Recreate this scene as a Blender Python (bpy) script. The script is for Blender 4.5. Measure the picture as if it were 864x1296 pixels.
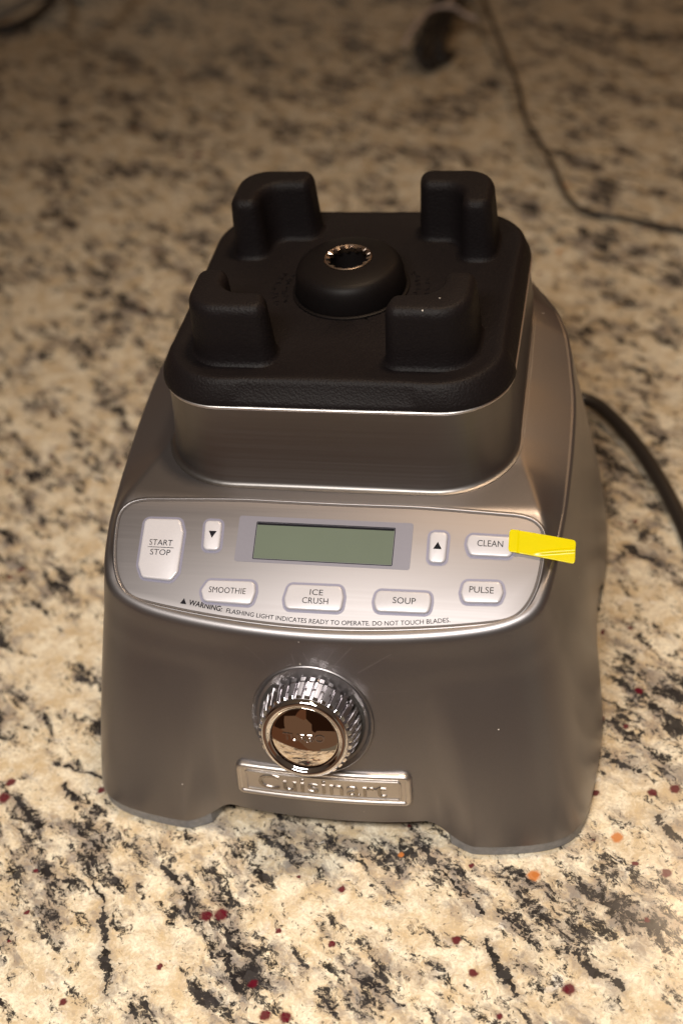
import bpy, bmesh, math, random
import numpy as np
from mathutils import Vector, Matrix
random.seed(7)
for o in list(bpy.data.objects): bpy.data.objects.remove(o)
scene = bpy.context.scene
C = scene.collection
H = 0.156                                   # height of the black cap's seam above the counter

# ---------------------------------------------------------------- camera
cam = bpy.data.cameras.new('camera'); camo = bpy.data.objects.new('camera', cam); C.objects.link(camo)
Rm = ((0.979293, 0.176947, -0.098356), (0.043471, -0.658306, -0.751494), (-0.197723, 0.731657, -0.652367))
right, down, fwd = [Vector(r).normalized() for r in ((Rm[0][0], Rm[1][0]*0+Rm[0][1], Rm[0][2]), Rm[1], Rm[2])]
M = Matrix((right, -down, -fwd)).transposed().to_4x4()
M.translation = Vector((0.11204, -0.475925, 0.3152 + H))
camo.matrix_world = M
cam.sensor_fit = 'VERTICAL'; cam.sensor_height = 36; cam.sensor_width = 24
cam.lens = 36*1793.6/1296
cam.clip_start = 0.01; cam.clip_end = 50
cam.dof.use_dof = True; cam.dof.focus_distance = 0.532; cam.dof.aperture_fstop = 6.3
scene.camera = camo

# ---------------------------------------------------------------- world: dim warm kitchen light
w = bpy.data.worlds.new('World'); scene.world = w; w.use_nodes = True
nt = w.node_tree; nt.nodes.clear()
out = nt.nodes.new('ShaderNodeOutputWorld'); bg = nt.nodes.new('ShaderNodeBackground')
tc = nt.nodes.new('ShaderNodeTexCoord'); sx = nt.nodes.new('ShaderNodeSeparateXYZ')
rp = nt.nodes.new('ShaderNodeValToRGB'); mr = nt.nodes.new('ShaderNodeMapRange')
nt.links.new(tc.outputs['Generated'], sx.inputs[0]); nt.links.new(sx.outputs['Z'], mr.inputs['Value'])
mr.inputs['From Min'].default_value = -1; mr.inputs['From Max'].default_value = 1
nt.links.new(mr.outputs[0], rp.inputs[0])
e = rp.color_ramp.elements
e[0].position = 0.0; e[0].color = (0.10, 0.05, 0.025, 1)
e[1].position = 1.0; e[1].color = (0.42, 0.27, 0.15, 1)
x = e.new(0.48); x.color = (0.16, 0.075, 0.04, 1)
x = e.new(0.60); x.color = (0.13, 0.075, 0.05, 1)
x = e.new(0.80); x.color = (0.30, 0.21, 0.15, 1)
vw = nt.nodes.new('ShaderNodeTexVoronoi'); vw.distance = 'CHEBYCHEV'; vw.inputs['Scale'].default_value = 2.1; vw.inputs['Randomness'].default_value = 0.7
nt.links.new(tc.outputs['Generated'], vw.inputs['Vector'])
sw = nt.nodes.new('ShaderNodeSeparateColor'); nt.links.new(vw.outputs['Color'], sw.inputs[0])
rw = nt.nodes.new('ShaderNodeValToRGB'); rw.color_ramp.interpolation = 'CONSTANT'; nt.links.new(sw.outputs[0], rw.inputs[0])
rw.color_ramp.elements[0].color = (0.60, 0.25, 0.12, 1); rw.color_ramp.elements[1].position = 0.72; rw.color_ramp.elements[1].color = (0.85, 0.68, 0.48, 1)
q_ = rw.color_ramp.elements.new(0.35); q_.color = (0.10, 0.04, 0.02, 1); q_ = rw.color_ramp.elements.new(0.5); q_.color = (0.75, 0.42, 0.24, 1)
mw = nt.nodes.new('ShaderNodeMix'); mw.data_type = 'RGBA'; up_ = nt.nodes.new('ShaderNodeMapRange'); up_.inputs['From Min'].default_value = 0.30; up_.inputs['From Max'].default_value = 0.42
nt.links.new(sx.outputs['Z'], up_.inputs['Value']); nt.links.new(up_.outputs[0], mw.inputs[0]); nt.links.new(rw.outputs[0], mw.inputs[6]); nt.links.new(rp.outputs[0], mw.inputs[7])
nt.links.new(mw.outputs[2], bg.inputs[0]); bg.inputs[1].default_value = 0.22
nt.links.new(bg.outputs[0], out.inputs[0])

def area(name, loc, target, size, power, col, shape='DISK', size_y=None, spread=None):
    l = bpy.data.lights.new(name, 'AREA'); l.shape = shape; l.size = size; l.energy = power; l.color = col
    if size_y: l.size_y = size_y
    if spread: l.spread = math.radians(spread)
    o = bpy.data.objects.new(name, l); C.objects.link(o); o.location = loc
    o.rotation_euler = (Vector(target)-Vector(loc)).to_track_quat('-Z', 'Y').to_euler()
    return o
area('front_lamp', (-0.02, -0.56, 0.70), (0.0, -0.26, 0.0), 0.34, 2.35, (1, 0.95, 0.88), 'RECTANGLE', 0.13, 100)
area('ceiling_lamp', (0.16, 0.10, 1.15), (0.0, -0.20, 0.0), 0.14, 1.15, (1, 0.72, 0.46), spread=80)
area('back_lamp', (0.60, 1.15, 1.2), (0.0, 0.45, 0.0), 0.40, 1.5, (1, 0.54, 0.21))

scene.view_settings.view_transform = 'Standard'; scene.view_settings.look = 'None'
scene.view_settings.exposure = 0.0; scene.view_settings.gamma = 1
scene.render.engine = 'CYCLES'

# ---------------------------------------------------------------- materials
def new_mat(name):
    m = bpy.data.materials.new(name); m.use_nodes = True
    n = m.node_tree; b = n.nodes['Principled BSDF']
    return m, n, b
def N(n, t, **k):
    x = n.nodes.new(t)
    for a, v in k.items(): setattr(x, a, v)
    return x
def simple(name, col, rough=0.5, metal=0.0, noise=0.06, nscale=900, bump=0.0, bscale=1500, spec=0.5, bdist=0.0002, rvar=0.05, coat=0):
    m, n, b = new_mat(name)
    tcn = N(n, 'ShaderNodeTexCoord'); nz = N(n, 'ShaderNodeTexNoise'); nz.inputs['Scale'].default_value = nscale; nz.inputs['Detail'].default_value = 3
    n.links.new(tcn.outputs['Object'], nz.inputs['Vector'])
    mx = N(n, 'ShaderNodeMix', data_type='RGBA'); mx.inputs[6].default_value = (*[c*(1-noise) for c in col], 1); mx.inputs[7].default_value = (*[min(1, c*(1+noise)) for c in col], 1)
    n.links.new(nz.outputs['Fac'], mx.inputs[0]); n.links.new(mx.outputs[2], b.inputs['Base Color'])
    n2 = N(n, 'ShaderNodeTexNoise'); n2.inputs['Scale'].default_value = 25; n.links.new(tcn.outputs['Object'], n2.inputs['Vector'])
    r = N(n, 'ShaderNodeMapRange'); r.inputs['To Min'].default_value = rough-rvar; r.inputs['To Max'].default_value = rough+rvar
    n.links.new(n2.outputs['Fac'], r.inputs['Value']); n.links.new(r.outputs[0], b.inputs['Roughness'])
    b.inputs['Metallic'].default_value = metal; b.inputs['Specular IOR Level'].default_value = spec; b.inputs['Coat Weight'].default_value = coat
    if bump:
        n3 = N(n, 'ShaderNodeTexNoise'); n3.inputs['Scale'].default_value = bscale; n3.inputs['Detail'].default_value = 2; n.links.new(tcn.outputs['Object'], n3.inputs['Vector'])
        bp = N(n, 'ShaderNodeBump'); bp.inputs['Strength'].default_value = bump; bp.inputs['Distance'].default_value = bdist
        n.links.new(n3.outputs['Fac'], bp.inputs['Height']); n.links.new(bp.outputs[0], b.inputs['Normal'])
    return m

def brushed(name, col, rough, stretch=(6, 6, 1400), bump=0.15, aniso=0.0):
    m, n, b = new_mat(name)
    tcn = N(n, 'ShaderNodeTexCoord'); mp = N(n, 'ShaderNodeMapping'); mp.inputs['Scale'].default_value = stretch
    nz = N(n, 'ShaderNodeTexNoise'); nz.inputs['Scale'].default_value = 1; nz.inputs['Detail'].default_value = 4
    n.links.new(tcn.outputs['Object'], mp.inputs[0]); n.links.new(mp.outputs[0], nz.inputs['Vector'])
    mx = N(n, 'ShaderNodeMix', data_type='RGBA'); mx.inputs[6].default_value = (*[c*0.93 for c in col], 1); mx.inputs[7].default_value = (*[min(1, c*1.07) for c in col], 1)
    n.links.new(nz.outputs['Fac'], mx.inputs[0]); n.links.new(mx.outputs[2], b.inputs['Base Color'])
    r = N(n, 'ShaderNodeMapRange'); r.inputs['To Min'].default_value = rough-0.05; r.inputs['To Max'].default_value = rough+0.06
    n.links.new(nz.outputs['Fac'], r.inputs['Value']); n.links.new(r.outputs[0], b.inputs['Roughness'])
    bp = N(n, 'ShaderNodeBump'); bp.inputs['Strength'].default_value = bump; bp.inputs['Distance'].default_value = 0.00005
    n.links.new(nz.outputs['Fac'], bp.inputs['Height']); n.links.new(bp.outputs[0], b.inputs['Normal'])
    b.inputs['Metallic'].default_value = 1.0
    return m

M_BODY = simple('silver_paint', (0.245, 0.232, 0.238), 0.38, 0.92, 0.10, 2600, 0.05, 3000, rvar=0.03)
def wear(m, segs):
    n = m.node_tree; L = n.links.new; b = n.nodes['Principled BSDF']; src = b.inputs['Base Color'].links[0].from_socket
    tcn = N(n, 'ShaderNodeTexCoord'); nz = N(n, 'ShaderNodeTexNoise'); nz.inputs['Scale'].default_value = 800; L(tcn.outputs['Object'], nz.inputs['Vector'])
    sp = N(n, 'ShaderNodeSeparateXYZ'); L(tcn.outputs['Object'], sp.inputs[0])
    acc = None
    for (x0, z0, x1, z1, wd, st) in segs:
        v = N(n, 'ShaderNodeVectorMath', operation='MULTIPLY'); L(tcn.outputs['Object'], v.inputs[0]); v.inputs[1].default_value = (1, 0, 1)
        a = Vector((x0, 0, z0)); c = Vector((x1, 0, z1)); d = c-a; ln = d.length; d.normalize()
        q = N(n, 'ShaderNodeVectorMath', operation='SUBTRACT'); L(v.outputs[0], q.inputs[0]); q.inputs[1].default_value = a
        dt = N(n, 'ShaderNodeVectorMath', operation='DOT_PRODUCT'); L(q.outputs[0], dt.inputs[0]); dt.inputs[1].default_value = d
        cl = N(n, 'ShaderNodeClamp'); L(dt.outputs['Value'], cl.inputs[0]); cl.inputs[2].default_value = ln
        s = N(n, 'ShaderNodeVectorMath', operation='SCALE'); s.inputs[0].default_value = d; L(cl.outputs[0], s.inputs['Scale'])
        w2 = N(n, 'ShaderNodeVectorMath', operation='DISTANCE'); L(q.outputs[0], w2.inputs[0]); L(s.outputs[0], w2.inputs[1])
        r = N(n, 'ShaderNodeMapRange', interpolation_type='SMOOTHSTEP'); r.inputs['From Min'].default_value = 0; r.inputs['From Max'].default_value = wd; r.inputs['To Min'].default_value = st; r.inputs['To Max'].default_value = 0
        L(w2.outputs['Value'], r.inputs['Value'])
        if acc is None: acc = r.outputs[0]
        else:
            x = N(n, 'ShaderNodeMath', operation='MAXIMUM'); L(acc, x.inputs[0]); L(r.outputs[0], x.inputs[1]); acc = x.outputs[0]
    if acc is not None:
        fr = N(n, 'ShaderNodeMath', operation='LESS_THAN'); L(sp.outputs['Y'], fr.inputs[0]); fr.inputs[1].default_value = -0.08
        x = N(n, 'ShaderNodeMath', operation='MULTIPLY'); L(acc, x.inputs[0]); L(fr.outputs[0], x.inputs[1])
        y = N(n, 'ShaderNodeMath', operation='MULTIPLY'); L(x.outputs[0], y.inputs[0]); L(nz.outputs['Fac'], y.inputs[1]); acc = y.outputs[0]
    # sparse dust grains
    vo = N(n, 'ShaderNodeTexVoronoi'); vo.inputs['Scale'].default_value = 190; L(tcn.outputs['Object'], vo.inputs['Vector'])
    sc = N(n, 'ShaderNodeSeparateColor'); L(vo.outputs['Color'], sc.inputs[0])
    g1 = N(n, 'ShaderNodeMath', operation='LESS_THAN'); L(vo.outputs['Distance'], g1.inputs[0]); g1.inputs[1].default_value = 0.055
    g2 = N(n, 'ShaderNodeMath', operation='GREATER_THAN'); L(sc.outputs[0], g2.inputs[0]); g2.inputs[1].default_value = 0.93
    g = N(n, 'ShaderNodeMath', operation='MULTIPLY'); L(g1.outputs[0], g.inputs[0]); L(g2.outputs[0], g.inputs[1])
    if acc is not None:
        x = N(n, 'ShaderNodeMath', operation='MAXIMUM'); L(acc, x.inputs[0]); L(g.outputs[0], x.inputs[1]); g = x
    mx = N(n, 'ShaderNodeMix', data_type='RGBA'); L(g.outputs[0], mx.inputs[0]); L(src, mx.inputs[6]); mx.inputs[7].default_value = (0.62, 0.57, 0.52, 1); L(mx.outputs[2], b.inputs['Base Color'])
    me = N(n, 'ShaderNodeMath', operation='MULTIPLY_ADD'); L(g.outputs[0], me.inputs[0]); me.inputs[1].default_value = -b.inputs['Metallic'].default_value; me.inputs[2].default_value = b.inputs['Metallic'].default_value
    L(me.outputs[0], b.inputs['Metallic'])
wear(M_BODY, [(-0.0075, 0.0840, -0.0085, 0.0880, 0.0003, 0.30), (0.0080, 0.0850, 0.0145, 0.0925, 0.0004, 0.22), (0.0030, 0.0835, 0.0075, 0.0905, 0.0003, 0.25), (0.0165, 0.0820, 0.0290, 0.0900, 0.00035, 0.20), (-0.0190, 0.0830, -0.0260, 0.0895, 0.0004, 0.12), (0.022, 0.074, 0.035, 0.0745, 0.0003, 0.10), (-0.004, 0.089, -0.0025, 0.086, 0.0003, 0.3)])
M_COLLAR = brushed('brushed_steel', (0.235, 0.223, 0.218), 0.40)
M_PANEL = brushed('panel_film', (0.255, 0.24, 0.245), 0.5, stretch=(14, 1500, 1500), bump=0.05)
M_GROOVE = simple('panel_groove', (0.10, 0.085, 0.08), 0.5, 0.3)
M_RIM = simple('bright_edge', (0.82, 0.78, 0.76), 0.42, 1.0)
M_CAP = simple('black_rubber', (0.0075, 0.0055, 0.006), 0.55, 0, 0.45, 1300, 1.0, 1150, spec=0.18, bdist=0.00025)
wear(M_CAP, [])
M_GLOSSBLK = simple('black_plastic', (0.006, 0.0045, 0.0045), 0.50, 0, 0.2, 500, 0.05, 900, spec=0.16)
M_TEETH = simple('steel_insert', (0.62, 0.50, 0.42), 0.25, 1.0, 0.15, 700)
M_CHROME = simple('chrome', (0.80, 0.78, 0.80), 0.06, 1.0, 0.02, 200, rvar=0.02)
M_MIRROR = simple('mirror_chrome', (0.74, 0.66, 0.60), 0.02, 1.0, 0.0, 200, rvar=0.004)
M_BADGE = simple('satin_nickel', (0.64, 0.60, 0.58), 0.36, 1.0, 0.05, 900)
M_LETTER = simple('polished_letter', (0.40, 0.37, 0.35), 0.22, 1.0, 0.03, 900)
M_HALO = simple('halo_ink', (0.20, 0.195, 0.26), 0.45, 0.35, 0.05)
M_BTN = simple('button_gel', (0.54, 0.53, 0.57), 0.32, 0.12, 0.04, 1200, coat=0.3)
M_FRAME = simple('lcd_frame_ink', (0.20, 0.195, 0.235), 0.4, 0.25, 0.04)
M_LCD = simple('lcd_glass', (0.125, 0.155, 0.122), 0.22, 0, 0.05, 60, rvar=0.03)
M_INK = simple('black_ink_and_shade', (0.010, 0.010, 0.014), 0.7, spec=0.08)  # print, bezel, and the painted shadow strip on the display
M_FOOT = simple('clear_grey_rubber', (0.19, 0.19, 0.20), 0.30, 0.0, 0.45, 500, 0.3, 900)
M_DARK = simple('underside_and_shade', (0.03, 0.027, 0.025), 0.6)  # dark undersides, and the painted shade ring round the dial
M_CORD = simple('cord_rubber', (0.020, 0.016, 0.014), 0.42, 0, 0.2)
M_GREYCORD = simple('grey_cord', (0.22, 0.21, 0.19), 0.5)
M_TIE = simple('twist_tie', (0.55, 0.46, 0.42), 0.5)
M_DUST = simple('dust', (0.6, 0.55, 0.5), 0.8)

def tape_mat():
    m, n, b = new_mat('yellow_film')
    b.inputs['Base Color'].default_value = (0.86, 0.70, 0.012, 1); b.inputs['Roughness'].default_value = 0.22
    tcn = N(n, 'ShaderNodeTexCoord'); nz = N(n, 'ShaderNodeTexNoise'); nz.inputs['Scale'].default_value = 260; nz.inputs['Detail'].default_value = 3
    n.links.new(tcn.outputs['Object'], nz.inputs['Vector'])
    mx = N(n, 'ShaderNodeMix', data_type='RGBA'); mx.inputs[6].default_value = (0.84, 0.73, 0.0, 1); mx.inputs[7].default_value = (0.80, 0.73, 0.0, 1)
    n.links.new(nz.outputs['Fac'], mx.inputs[0]); n.links.new(mx.outputs[2], b.inputs['Base Color'])
    tr = N(n, 'ShaderNodeBsdfTranslucent'); tr.inputs[0].default_value = (0.95, 0.82, 0.0, 1)
    ms = N(n, 'ShaderNodeMixShader'); ms.inputs[0].default_value = 0.3
    o = n.nodes['Material Output']; n.links.new(b.outputs[0], ms.inputs[1]); n.links.new(tr.outputs[0], ms.inputs[2]); n.links.new(ms.outputs[0], o.inputs[0])
    return m
M_TAPE = tape_mat()

# ---- granite
GARNETS = [(120, -55, 2.6), (126.6, -109.3, 2.6), (135.3, -106.4, 3.0), (9.4, -168.2, 2.0), (-8.7, -164.7, 1.2), (9.9, -192.6, 2.0), (-16.4, -212.3, 2.4), (-85.8, -228.2, 2.2),
           (-9.2, -224.2, 2.8), (-1.6, -223.9, 2.8), (-35.5, -184.7, 3.6), (-41, -186, 3.4), (56.1, -185.5, 2.3), (63.7, -198.1, 2.5), (98.8, -200.5, 3.4), (132.6, -147.2, 2.6), (-142.7, -139.9, 3.4),
           (-142.6, -131.5, 3.0), (-101.6, -131.5, 2.4), (-113.1, -192.9, 1.6), (104, -112, 2.2), (-208, 439, 5), (-221, 440, 4), (120.6, -144.2, 1.6), (58, -152, 1.4), (96, -223, 2.0), (75, -214, 1.6)]
ORANGE = [(82.5, -153.8, 3.2), (113.3, -132.7, 3.0), (30, -150, 1.6), (66, -141, 1.2)]
STREAKS = [((38, -146), (52, -160), 2.2), ((50, -158), (66, -172), 1.5), ((70, -172), (84, -179), 2.2), ((96, -184), (116, -198), 3.6), ((66, -184), (80, -204), 3.2), ((18, -203), (40, -214), 1.0),
           ((-96, -168), (-82, -190), 1.6), ((-82, -190), (-70, -224), 3.0), ((-64, -165), (-44, -190), 2.2), ((-120, -170), (-100, -178), 3.4), ((-30, -200), (-22, -215), 3.0), ((-52, -176), (-44, -186), 2.4),
           ((116, -166), (128, -174), 2.4), ((-130, -118), (-102, -126), 1.2), ((128, -122), (142, -134), 4.0), ((106, -92), (122, -98), 3.4), ((-118, -132), (-102, -142), 2.2), ((-138, -140), (-122, -152), 3.6)]
def granite():
    m, n, b = new_mat('polished_granite')
    L = n.links.new
    tcn = N(n, 'ShaderNodeTexCoord')
    pos = tcn.outputs['Object']
    def noise(vec, scale, detail=4, rough=0.55, dist=0.0):
        z = N(n, 'ShaderNodeTexNoise'); z.inputs['Scale'].default_value = scale; z.inputs['Detail'].default_value = detail
        z.inputs['Roughness'].default_value = rough; z.inputs['Distortion'].default_value = dist; L(vec, z.inputs['Vector']); return z
    def ramp(v, a, c, inv=False):
        r = N(n, 'ShaderNodeMapRange', interpolation_type='SMOOTHSTEP'); r.inputs['From Min'].default_value = a; r.inputs['From Max'].default_value = c
        if inv: r.inputs['To Min'].default_value = 1; r.inputs['To Max'].default_value = 0
        L(v, r.inputs['Value']); return r.outputs[0]
    def math_(op, a, c=None, clamp=False):
        x = N(n, 'ShaderNodeMath', operation=op, use_clamp=clamp)
        for i, v in enumerate((a, c)):
            if v is None: continue
            if isinstance(v, (int, float)): x.inputs[i].default_value = v
            else: L(v, x.inputs[i])
        return x.outputs[0]
    def mix(f, a, c):
        x = N(n, 'ShaderNodeMix', data_type='RGBA')
        if isinstance(f, float): x.inputs[0].default_value = f
        else: L(f, x.inputs[0])
        for i, v in ((6, a), (7, c)):
            if isinstance(v, tuple): x.inputs[i].default_value = (*v, 1)
            else: L(v, x.inputs[i])
        return x.outputs[2]
    def mapping(vec, rot, scale, loc=(0, 0, 0)):
        x = N(n, 'ShaderNodeMapping'); x.vector_type = 'POINT'; x.inputs['Rotation'].default_value = (0, 0, rot); x.inputs['Scale'].default_value = scale; x.inputs['Location'].default_value = loc
        L(vec, x.inputs[0]); return x.outputs[0]
    # warp
    wn = noise(pos, 90, 3)
    sub = N(n, 'ShaderNodeVectorMath', operation='SUBTRACT'); L(wn.outputs['Color'], sub.inputs[0]); sub.inputs[1].default_value = (0.5, 0.5, 0.5)
    sc = N(n, 'ShaderNodeVectorMath', operation='SCALE'); L(sub.outputs[0], sc.inputs[0]); sc.inputs['Scale'].default_value = 0.008
    ad = N(n, 'ShaderNodeVectorMath', operation='ADD'); L(pos, ad.inputs[0]); L(sc.outputs[0], ad.inputs[1]); wp = ad.outputs[0]
    wn2 = noise(pos, 420, 3)
    sub2 = N(n, 'ShaderNodeVectorMath', operation='SUBTRACT'); L(wn2.outputs['Color'], sub2.inputs[0]); sub2.inputs[1].default_value = (0.5, 0.5, 0.5)
    sc2 = N(n, 'ShaderNodeVectorMath', operation='SCALE'); L(sub2.outputs[0], sc2.inputs[0]); sc2.inputs['Scale'].default_value = 0.0026
    ad2 = N(n, 'ShaderNodeVectorMath', operation='ADD'); L(wp, ad2.inputs[0]); L(sc2.outputs[0], ad2.inputs[1]); wf = ad2.outputs[0]
    sc3 = N(n, 'ShaderNodeVectorMath', operation='SCALE'); L(sub2.outputs[0], sc3.inputs[0]); sc3.inputs['Scale'].default_value = 0.0024
    ad3 = N(n, 'ShaderNodeVectorMath', operation='ADD'); L(pos, ad3.inputs[0]); L(sc3.outputs[0], ad3.inputs[1]); ws = ad3.outputs[0]
    ang = math.radians(40)
    rotp = mapping(wf, ang, (1, 1, 1))             # streaks run along x after this turn
    # base: cream, white and ochre crystals
    vor = N(n, 'ShaderNodeTexVoronoi'); vor.inputs['Scale'].default_value = 260; L(wf, vor.inputs['Vector'])
    sv = N(n, 'ShaderNodeSeparateColor'); L(vor.outputs['Color'], sv.inputs[0])
    n1 = noise(wp, 85, 8, 0.72)
    n1b = noise(mapping(wp, 0, (1, 1, 1), (3.1, 1.7, 0)), 95, 6, 0.66)
    base = mix(ramp(n1.outputs['Fac'], 0.36, 0.62), (0.55, 0.42, 0.25), (0.82, 0.745, 0.585))
    base = mix(math_('MULTIPLY', ramp(n1b.outputs['Fac'], 0.50, 0.72), 0.60), base, (0.60, 0.46, 0.26))
    base = mix(math_('MULTIPLY', ramp(n1b.outputs['Fac'], 0.28, 0.42, True), 0.7), base, (0.78, 0.765, 0.74))
    base = mix(math_('MULTIPLY', sv.outputs[0], 0.22), base, (0.52, 0.43, 0.34))
    fm = noise(wf, 800, 4, 0.7)
    base = mix(math_('MULTIPLY', ramp(fm.outputs['Fac'], 0.46, 0.64), 0.62), base, (0.46, 0.37, 0.27))
    base = mix(math_('MULTIPLY', ramp(fm.outputs['Fac'], 0.30, 0.44, True), 0.45), base, (0.88, 0.84, 0.76))
    # translucent grey quartz clouds
    clump = noise(mapping(rotp, 0, (0.62, 1.05, 1), (0.3, 0.1, 0)), 30, 6, 0.66)
    g1 = noise(mapping(rotp, 0, (0.5, 1.25, 1)), 115, 7, 0.72)
    gsum = math_('ADD', math_('MULTIPLY', clump.outputs['Fac'], 0.55), math_('MULTIPLY', g1.outputs['Fac'], 0.55))
    grey_m = ramp(gsum, 0.520, 0.650)
    gcol = mix(sv.outputs[1], (0.29, 0.225, 0.17), (0.15, 0.138, 0.142))
    col = mix(math_('MULTIPLY', grey_m, 0.80), base, gcol)
    # black mica streaks, ragged
    s1 = noise(mapping(rotp, 0, (0.52, 1.35, 1), (7.2, 3.3, 0)), 98, 8, 0.76)
    s2 = noise(wf, 520, 4, 0.7)
    bs = math_('ADD', math_('MULTIPLY', s1.outputs['Fac'], 0.62), math_('ADD', math_('MULTIPLY', clump.outputs['Fac'], 0.30), math_('MULTIPLY', s2.outputs['Fac'], 0.20)))
    blk = ramp(bs, 0.570, 0.622)
    halo = None; sw_ = noise(wf, 190, 3, 0.6)
    for (a, c, r) in STREAKS:                      # the large streaks in front
        a = Vector((a[0]/1000, a[1]/1000, 0)); c = Vector((c[0]/1000, c[1]/1000, 0)); d = c-a; ln = d.length; d.normalize()
        v = N(n, 'ShaderNodeVectorMath', operation='SUBTRACT'); L(wf, v.inputs[0]); v.inputs[1].default_value = a
        dt = N(n, 'ShaderNodeVectorMath', operation='DOT_PRODUCT'); L(v.outputs[0], dt.inputs[0]); dt.inputs[1].default_value = d
        cl = N(n, 'ShaderNodeClamp'); L(dt.outputs['Value'], cl.inputs[0]); cl.inputs[1].default_value = 0; cl.inputs[2].default_value = ln
        s = N(n, 'ShaderNodeVectorMath', operation='SCALE'); s.inputs[0].default_value = d; L(cl.outputs[0], s.inputs['Scale'])
        q = N(n, 'ShaderNodeVectorMath', operation='SUBTRACT'); L(v.outputs[0], q.inputs[0]); L(s.outputs[0], q.inputs[1])
        z0 = N(n, 'ShaderNodeVectorMath', operation='MULTIPLY'); L(q.outputs[0], z0.inputs[0]); z0.inputs[1].default_value = (1, 1, 0)
        le = N(n, 'ShaderNodeVectorMath', operation='LENGTH'); L(z0.outputs[0], le.inputs[0])
        k = math_('ADD', math_('DIVIDE', le.outputs['Value'], r*0.00054), math_('ADD', math_('MULTIPLY', math_('SUBTRACT', s2.outputs['Fac'], 0.5), -3.2), math_('MULTIPLY', math_('SUBTRACT', sw_.outputs['Fac'], 0.5), -4.5)))
        halo = ramp(k, 1.2, 3.2, True) if halo is None else math_('MAXIMUM', halo, ramp(k, 1.2, 3.2, True))
        blk = math_('MAXIMUM', blk, ramp(k, 0.55, 0.95, True))
    col = mix(math_('MULTIPLY', halo, 0.42), col, gcol)
    col = mix(math_('MULTIPLY', blk, 0.97), col, mix(sv.outputs[2], (0.008, 0.007, 0.008), (0.034, 0.031, 0.032)))
    # peppering of tiny black grains
    v3 = N(n, 'ShaderNodeTexVoronoi'); v3.inputs['Scale'].default_value = 400; L(wf, v3.inputs['Vector'])
    s3 = N(n, 'ShaderNodeSeparateColor'); L(v3.outputs['Color'], s3.inputs[0])
    pep = math_('MULTIPLY', ramp(v3.outputs['Distance'], 0.16, 0.24, True), ramp(s3.outputs[0], 0.60, 0.62))
    pep = math_('MULTIPLY', pep, ramp(clump.outputs['Fac'], 0.36, 0.52))
    col = mix(math_('MULTIPLY', pep, 0.85), col, (0.04, 0.035, 0.03))
    # garnets
    v4 = N(n, 'ShaderNodeTexVoronoi'); v4.inputs['Scale'].default_value = 55; L(wf, v4.inputs['Vector']); v4.inputs['Randomness'].default_value = 1
    s4 = N(n, 'ShaderNodeSeparateColor'); L(v4.outputs['Color'], s4.inputs[0])
    rad = math_('ADD', math_('MULTIPLY', s4.outputs[1], 0.085), 0.035)
    gm = math_('MULTIPLY', ramp(math_('SUBTRACT', v4.outputs['Distance'], rad), -0.01, 0.012, True), ramp(s4.outputs[0], 0.66, 0.67))
    sep = N(n, 'ShaderNodeSeparateXYZ'); L(pos, sep.inputs[0])
    gm = math_('MULTIPLY', gm, ramp(sep.outputs['Y'], -0.10, -0.06))     # the large front ones are placed one by one
    v6 = N(n, 'ShaderNodeTexVoronoi'); v6.inputs['Scale'].default_value = 95; L(ws, v6.inputs['Vector']); s6 = N(n, 'ShaderNodeSeparateColor'); L(v6.outputs['Color'], s6.inputs[0])
    gm = math_('MAXIMUM', gm, math_('MULTIPLY', ramp(v6.outputs['Distance'], 0.10, 0.16, True), ramp(s6.outputs[0], 0.87, 0.875)))
    def spots(lst):
        acc = None
        for (px, py, r) in lst:
            v = N(n, 'ShaderNodeVectorMath', operation='SUBTRACT'); L(ws, v.inputs[0]); v.inputs[1].default_value = (px/1000, py/1000, 0)
            z0 = N(n, 'ShaderNodeVectorMath', operation='MULTIPLY'); L(v.outputs[0], z0.inputs[0]); z0.inputs[1].default_value = (1, 1, 0)
            le = N(n, 'ShaderNodeVectorMath', operation='LENGTH'); L(z0.outputs[0], le.inputs[0])
            o = ramp(le.outputs['Value'], r*0.00050, r*0.00098, True)
            acc = o if acc is None else math_('MAXIMUM', acc, o)
        return acc
    gm = math_('MAXIMUM', gm, spots(GARNETS))
    col = mix(math_('MULTIPLY', gm, 0.95), col, mix(s2.outputs['Fac'], (0.035, 0.002, 0.007), (0.15, 0.008, 0.020)))
    v5 = N(n, 'ShaderNodeTexVoronoi'); v5.inputs['Scale'].default_value = 30; L(mapping(wf, 0, (1, 1, 1), (4.4, 2.2, 0)), v5.inputs['Vector'])
    s5 = N(n, 'ShaderNodeSeparateColor'); L(v5.outputs['Color'], s5.inputs[0])
    om = math_('MULTIPLY', ramp(v5.outputs['Distance'], 0.05, 0.085, True), ramp(s5.outputs[0], 0.86, 0.87))
    om = math_('MAXIMUM', math_('MULTIPLY', om, 0.7), spots(ORANGE))
    col = mix(math_('MULTIPLY', om, 0.9), col, (0.50, 0.17, 0.04))
    L(col, b.inputs['Base Color']); b.inputs['Specular IOR Level'].default_value = 0.28
    rr = N(n, 'ShaderNodeMapRange'); rr.inputs['To Min'].default_value = 0.10; rr.inputs['To Max'].default_value = 0.24; L(g1.outputs['Fac'], rr.inputs['Value'])
    L(rr.outputs[0], b.inputs['Roughness'])
    bp = N(n, 'ShaderNodeBump'); bp.inputs['Strength'].default_value = 0.035; bp.inputs['Distance'].default_value = 0.0004
    L(g1.outputs['Fac'], bp.inputs['Height']); L(bp.outputs[0], b.inputs['Normal'])
    return m
M_GRANITE = granite()

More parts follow.
